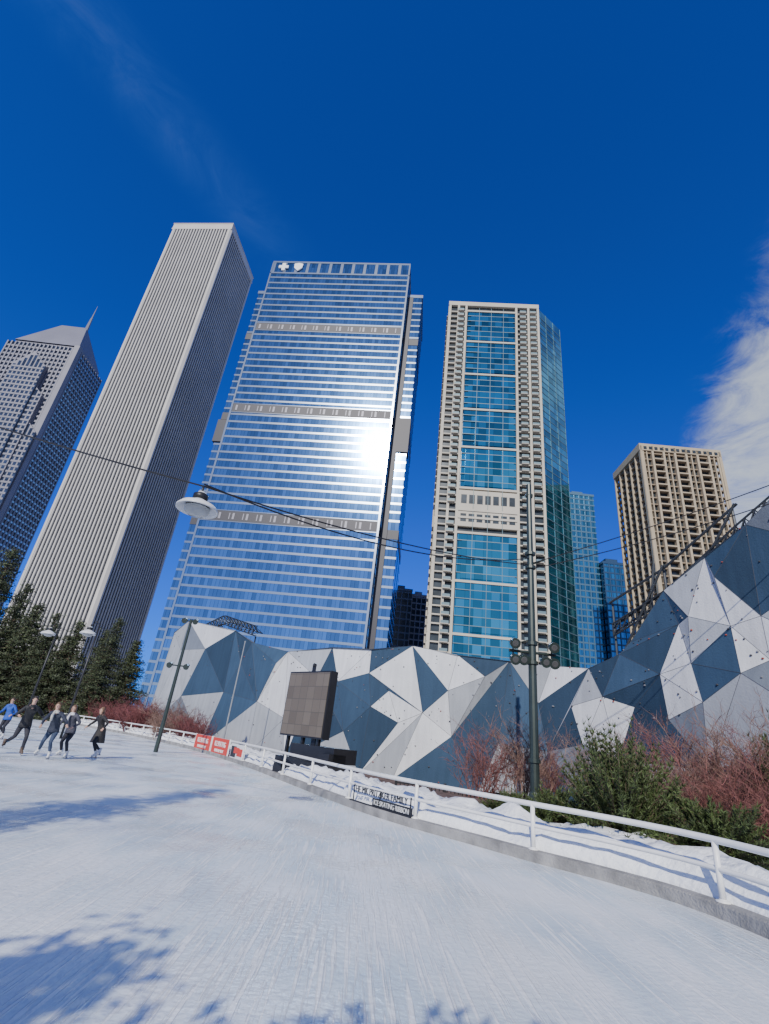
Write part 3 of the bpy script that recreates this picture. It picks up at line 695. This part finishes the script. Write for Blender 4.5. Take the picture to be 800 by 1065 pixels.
tb1=twigbush(1,3,2.0,30,3,Mtwig,.018); tb2=twigbush(5,3,2.1,30,3,Mtwig2,.018); tb3=twigbush(9,3,2.3,36,3,Mtwig3,.035); tb4=twigbush(19,3,2.3,34,3,Mtwig2,.03)
for i,(x,y,h,me) in enumerate(((4.4,19.4,2.7,tb1),(6.0,19.6,3.0,tb2),(8.0,17.4,2.8,tb2),(8.8,15.0,3.0,tb1),(9.9,14.4,3.2,tb2),(9.5,12.6,2.8,tb1),(8.3,12.2,2.0,tb1),(10.8,13.2,3.2,tb2),(7.9,13.6,2.1,tb2),(9.8,16.8,3.3,tb1),(8.8,10.4,2.2,tb1),(10.4,11.6,2.7,tb1),(11.4,15.0,3.4,tb1),(7.2,20.4,2.6,tb1),(9.2,9.2,2.0,tb2))):
    put("bare_shrub",me,(x,y,.15),i*2.1,None,h/3)
for i,(x,y,h) in enumerate(((-31,62,3.0),(-28,59.5,3.1),(-25,57.5,3.3),(-22.5,54.5,3.0),(-20.5,51,2.9),(-18.3,48.3,3.3),(-16.0,46,3.4),(-13.8,43.2,2.8),(-12.0,39.4,2.5),(-34,63.5,3.0),(-37,65,3.0),(-41,66,3.2),(-10.8,37.6,2.0),(-14.8,41.6,2.2),(-26.5,56,2.6),(-19.5,47.5,2.4),(-23.5,52.8,2.5),(-37,60.8,2.6),(-33,60.2,2.6),(-41,61,2.6))):
    put("bare_shrub",tb4 if i in(6,7,13) else tb3,(x,y,0),i*1.7,None,h/3)
def yew(seed,h,r,n=420):
    rg=random.Random(seed); b=MB()
    for k in range(n):
        a=rg.uniform(0,2*math.pi); el=rg.random()**.7
        L_=rg.uniform(.5,1.15)
        lump=1+.26*math.sin(a*3+seed)+.18*math.sin(a*5+2)
        e=Vector((math.cos(a)*r*math.sqrt(max(0,1-el*el))*lump*L_,math.sin(a)*r*math.sqrt(max(0,1-el*el))*lump*L_,h*el*L_*(1+.12*math.sin(a*4))+.08))
        s0=Vector((math.cos(a)*.12,math.sin(a)*.12,.05)); mid=s0.lerp(e,.5)+Vector((0,0,.06))
        b.tube([s0,mid,e],[.014,.009,.004],4,0,False)
        for q in range(9):
            u=.45+.55*q/8; p=(mid.lerp(e,(u-.5)*2) if u>.5 else s0.lerp(mid,u*2))
            d0=(e-mid).normalized()
            for t in range(9):
                d=(d0*.7+Vector((rg.gauss(0,.6),rg.gauss(0,.6),rg.gauss(.25,.5)))).normalized(); s_=d.cross(Vector((rg.gauss(0,1),rg.gauss(0,1),rg.gauss(0,1)))).normalized()
                l=rg.uniform(.07,.14); b.tri(p-s_*.012,p+s_*.012,p+d*l,1)
    return b.mesh("yew",[Mbark,Mneed])
y1=yew(3,1.75,1.2,560); y2=yew(8,1.0,1.0,260)
put("evergreen_shrub",y1,(5.4,11.2,.25),0.4,None,(1,1,1.08)); put("evergreen_shrub",y2,(6.6,10.2,.25),1.0); put("evergreen_shrub",y2,(4.5,12.5,.25),2.0,None,.8)
put("evergreen_shrub",y1,(10.9,13.6,.2),2.4,None,(.8,.8,1.5)); put("evergreen_shrub",y2,(4.0,14.4,.2),3.0,None,.6)
def leafy(h,r,seed,zc):
    rg=random.Random(seed); b=MB(); b.tube([(0,0,0),(0,0,h*.5),(.1,0,h*.8)],[.12,.08,.03],8,0)
    for _ in range(40):
        d=Vector((rg.gauss(0,1),rg.gauss(0,1),rg.gauss(0,1))).normalized(); p=Vector((d.x*r,d.y*r,zc+d.z*r*.75))*1.0
        p=Vector((0,0,zc)).lerp(p,rg.uniform(.35,1.05)); b.tube([(0,0,h*.45),Vector((0,0,h*.55)).lerp(p,.5),p],[.05,.03,.01],4,0,False)
        clump(b,p,.2,90,rg,1,.8)
    return b.obj("tree",[Mbark,Mneed])
t_=leafy(5.6,1.25,4,4.3); t_.location=(-3.9,-3.75,0)
t_=leafy(4.2,.8,6,3.5); t_.location=(-.75,-2.45,0)
t_=leafy(4.2,.6,9,3.3); t_.location=(-1.9,-2.4,0)
put("unseen_shadow_evergreen",conifer(11,1.5,21,13,.24,14,.5),(-7.75,-1.6,0))  # unseen stand-in, added and sized to cast the long shadow across the ice

# ------------------------------------------------------------------ people
Mskin=mat("skin",(.55,.33,.24),.6); Mblade=mat("skate_blade",(.5,.5,.52),.3,.8)
def seg_d(p,a,b_):
    ab=b_-a; t=max(0,min(1,(p-a).dot(ab)/max(ab.dot(ab),1e-9))); return (p-(a+ab*t)).length
def person(loc_,yaw,H=1.7,lean=.12,legL=((-.13,.25,.52),(-.15,.12,.15)),legR=((.12,.12,.50),(.16,-.32,.26)),
           armL=((-.34,.02,1.16),(-.30,.26,1.05)),armR=((.34,.0,1.16),(.33,.24,1.05)),
           jc=(.03,.03,.035),pc=(.02,.02,.03),hc=(.06,.035,.02),long_hair=True,coat=False,scarf=None,bootc=(.7,.7,.7)):
    k=H/1.78; V={}
    def add(n,p,r,par=None): V[n]=(Vector(p),r,par)
    ly=lean
    add('pel',(0,0,.94),(.150,.120)); add('wst',(0,ly*.35,1.10),(.138,.112),'pel'); add('chs',(0,ly*.8,1.30),(.168,.128),'wst'); add('shc',(0,ly*1.0,1.42),(.120,.092),'chs')
    add('nck',(0,ly*1.15+.01,1.51),(.052,.052),'shc'); add('hd1',(0,ly*1.25+.03,1.585),(.062,.075),'nck'); add('hd2',(0,ly*1.3+.025,1.665),(.076,.095),'hd1'); add('hd3',(0,ly*1.3+.01,1.735),(.058,.072),'hd2')
    for s_,sx,arm,leg in (('L',-1,armL,legL),('R',1,armR,legR)):
        add('sh'+s_,(sx*.165,ly,1.415),(.074,.070),'shc'); el=Vector((arm[0][0],arm[0][1]+ly*.6,arm[0][2])); add('um'+s_,V['sh'+s_][0].lerp(el,.5),(.064,.064),'sh'+s_); add('el'+s_,el,(.053,.053),'um'+s_)
        wr=Vector((arm[1][0],arm[1][1]+ly*.6,arm[1][2])); add('wr'+s_,wr,(.036,.036),'el'+s_)
        d=(wr-el).normalized(); add('hn'+s_,wr+d*.085,(.034,.018),'wr'+s_)
        add('hp'+s_,(sx*.09,0,.87),(.100,.105),'pel'); kn=Vector(leg[0]); an=Vector(leg[1])
        add('th'+s_,V['hp'+s_][0].lerp(kn,.5),(.084,.088),'hp'+s_)
        add('kn'+s_,kn,(.060,.062),'th'+s_); add('cf'+s_,kn.lerp(an,.35)+Vector((0,-.015,0)),(.060,.062),'kn'+s_); add('an'+s_,an,(.042,.045),'cf'+s_)
        add('ft'+s_,an+Vector((sx*.03,.13,-.05)),(.040,.034),'an'+s_)
    names=list(V); me=bpy.data.meshes.new("body"); me.from_pydata([tuple(V[n][0]) for n in names],[(names.index(V[n][2]),names.index(n)) for n in names if V[n][2]],[])
    tmp=bpy.data.objects.new("tmpbody",me); COL.objects.link(tmp)
    md=tmp.modifiers.new("s",'SKIN'); md.use_smooth_shade=True
    for i,n in enumerate(names):
        sv=me.skin_vertices[0].data[i]; sv.radius=V[n][1]; sv.use_root=(n=='pel')
    sb=tmp.modifiers.new("u",'SUBSURF'); sb.levels=3; sb.render_levels=3
    bpy.context.view_layer.update(); dg=bpy.context.evaluated_depsgraph_get(); bm=bpy.data.meshes.new_from_object(tmp.evaluated_get(dg)); bpy.data.objects.remove(tmp)
    bm.materials.clear()
    mats=[mat("jacket",jc,.7,0,.2,6,.5,18),mat("trousers",pc,.8,0,.2,8,.4,18),Mskin,mat("boots",bootc,.5),mat("hair",hc,.6,0,.3,20),Mblade,mat("scarf",scarf or (.5,.5,.5),.8)]
    for m_ in mats: bm.materials.append(m_)
    def lab(n):
        if n[:2] in('hd','nc'): return 2
        if n[:2]=='hn': return 2
        if n[:2] in('kn','cf','an','th'): return 1
        if n[:2]=='ft': return 3
        return 0
    bones=[(V[V[n][2]][0],V[n][0],lab(n)) for n in names if V[n][2]]
    hd=V['hd2'][0]
    for pl in bm.polygons:
        c_=pl.center; L_=min(bones,key=lambda b_:seg_d(c_,b_[0],b_[1]))[2]
        if L_==0 and c_.z<.9 : L_=0 if coat else 1
        if L_==1 and min((c_-V['anL'][0]).length,(c_-V['anR'][0]).length)<.12: L_=3
        if L_==2 and c_.z>1.55:
            r=c_-hd
            if r.z>.06 or (r.y<.01 and r.z>-.06): L_=4
        pl.material_index=L_; pl.use_smooth=True
    root=bpy.data.objects.new("skater",None); COL.objects.link(root); root.location=loc_; root.rotation_euler=(0,0,yaw); root.scale=(k,k,k)
    put("body",bm,parent=root)
    x=MB()
    x.ball(hd+Vector((0,-.030,.036)),.092,16,4,(.86,1.02,.98))
    if long_hair:
        x.tube([hd+Vector((0,-.06,.03)),hd+Vector((0,-.075,-.08)),hd+Vector((0,-.085,-.18)),hd+Vector((0,-.075,-.27))],[.07,.078,.068,.02],12,4)
        for sx in(-1,1): x.tube([hd+Vector((sx*.066,.01,.05)),hd+Vector((sx*.076,.0,-.05)),hd+Vector((sx*.08,.02,-.15))],[.018,.026,.010],8,4)
    x.tube([hd+Vector((0,.083,.02)),hd+Vector((0,.106,-.015)),hd+Vector((0,.085,-.025))],[.008,.013,.009],6,2)
    for sx in(-1,1):
        x.ball(hd+Vector((sx*.030,.076,.014)),.010,6,4); x.ball(hd+Vector((sx*.074,0,-.005)),.022,6,2,(.4,.7,1.1))
    x.ball(hd+Vector((0,.078,-.050)),.016,6,4,(1.2,.4,.25))
    for s_,sx in(('L',-1),('R',1)):
        w_=V['wr'+s_][0]; h_=V['hn'+s_][0]; d=(h_-w_).normalized(); side=d.cross(Vector((0,0,1)))
        if side.length<.1: side=Vector((1,0,0))
        side.normalize(); dn=side.cross(d).normalized()
        if dn.z>0: dn=-dn
        for j in range(4):
            o_=side*(j-1.5)*.018; l=(.068,.078,.072,.055)[j]
            a=h_-d*.01+o_; b_=a+d*l*.5+dn*.008; c_=b_+d*l*.3+dn*.028; x.tube([a-d*.03,a,b_,c_],[.009,.009,.0085,.006],6,2)
        inner=side*(1 if side.x*sx<0 else -1)
        a=w_+d*.03+inner*.02; x.tube([a,a+d*.03+inner*.025,a+d*.06+inner*.03+dn*.01],[.012,.010,.007],6,2)
        an=V['an'+s_][0]; f=V['ft'+s_][0]; mx_=(an.x+f.x)/2
        x.box(mx_-.004,mx_+.004,an.y-.10,f.y+.08,an.z-.15,an.z-.115,5)
        for yy in (an.y-.04,f.y-.0): x.box(mx_-.014,mx_+.014,yy-.025,yy+.025,an.z-.12,an.z-.06,5)
        x.tube([an+Vector((0,-.01,.11)),an+Vector((0,-.01,.05)),an+Vector((0,-.015,-.04)),an+Vector((0,-.015,-.085))],[.062,.056,.050,.046],12,3)
        x.tube([an+Vector((0,-.03,-.062)),an+Vector((sx*.015,.06,-.062)),an+Vector((sx*.03,.14,-.068)),an+Vector((sx*.035,.185,-.07))],[.030,.038,.036,.018],10,3)
    nk=V['nck'][0]; x.lathe([(.105,-.085),(.092,-.045),(.078,.0),(.066,.012)],nk,16,6 if scarf else 0)
    if scarf: x.tube([nk+Vector((.03,.08,-.02)),nk+Vector((.05,.135,-.16)),nk+Vector((.04,.14,-.34))],[.03,.045,.035],8,6)
    def skirt(prof):
        n_=24; i0_=len(x.v)
        for zz,rx_,ry_ in prof:
            for j in range(n_):
                t=2*math.pi*j/n_; wv=1+.05*math.sin(t*5+zz*7); x.v.append((math.cos(t)*rx_*wv,math.sin(t)*ry_*wv+(ly*.35*(zz-.94)/.16 if zz>.94 else .03),zz))
        for q in range(len(prof)-1):
            for j in range(n_): x.f.append((i0_+q*n_+j,i0_+q*n_+(j+1)%n_,i0_+(q+1)*n_+(j+1)%n_,i0_+(q+1)*n_+j)); x.m.append(0)
    if coat: skirt([(1.16,.15,.12),(1.0,.175,.15),(.85,.20,.19),(.66,.22,.24),(.52,.24,.27)])
    else: skirt([(1.16,.148,.118),(1.02,.165,.135),(.90,.185,.15),(.82,.19,.155),(.815,.17,.14)])
    x.obj("details",mats,parent=root,smooth=True)
    return root
person((-11.1,18.5,0),math.radians(215),1.80,.30,legL=((-.14,.32,.56),(-.16,.14,.15)),legR=((.16,-.05,.52),(.34,-.46,.30)),armL=((-.38,-.1,1.22),(-.46,.16,1.12)),armR=((.36,.15,1.18),(.30,.42,1.16)),jc=(.02,.02,.022),pc=(.03,.03,.04),hc=(.03,.02,.015),long_hair=False,bootc=(.10,.07,.05))
person((-10.05,18.4,0),math.radians(190),1.70,.28,legL=((-.12,.28,.54),(-.14,.08,.15)),legR=((.18,.10,.52),(.36,-.30,.20)),armL=((-.38,.10,1.2),(-.50,.30,1.10)),armR=((.34,.05,1.18),(.30,.26,1.02)),jc=(.025,.03,.05),pc=(.04,.06,.11),hc=(.10,.06,.03),scarf=(.5,.48,.45))
person((-9.95,19.3,0),math.radians(175),1.68,.2,legL=((-.12,.24,.54),(-.13,.03,.15)),legR=((.16,.10,.50),(.30,-.28,.19)),armL=((-.34,.05,1.18),(-.26,.28,1.04)),armR=((.34,.08,1.18),(.26,.28,1.05)),jc=(.05,.05,.07),pc=(.02,.02,.03),hc=(.12,.07,.04),scarf=(.6,.6,.62))
person((-9.62,20.8,0),math.radians(150),1.72,.18,legL=((-.13,.26,.53),(-.17,.06,.15)),legR=((.12,.06,.50),(.18,-.32,.22)),armL=((-.42,.02,1.24),(-.52,.22,1.04)),armR=((.42,.0,1.24),(.50,.20,1.04)),jc=(.018,.016,.016),pc=(.015,.015,.02),hc=(.16,.09,.05),coat=True)
person((-15.6,24.6,0),math.radians(180),1.7,.1,jc=(.02,.08,.4),pc=(.02,.02,.03),long_hair=False)
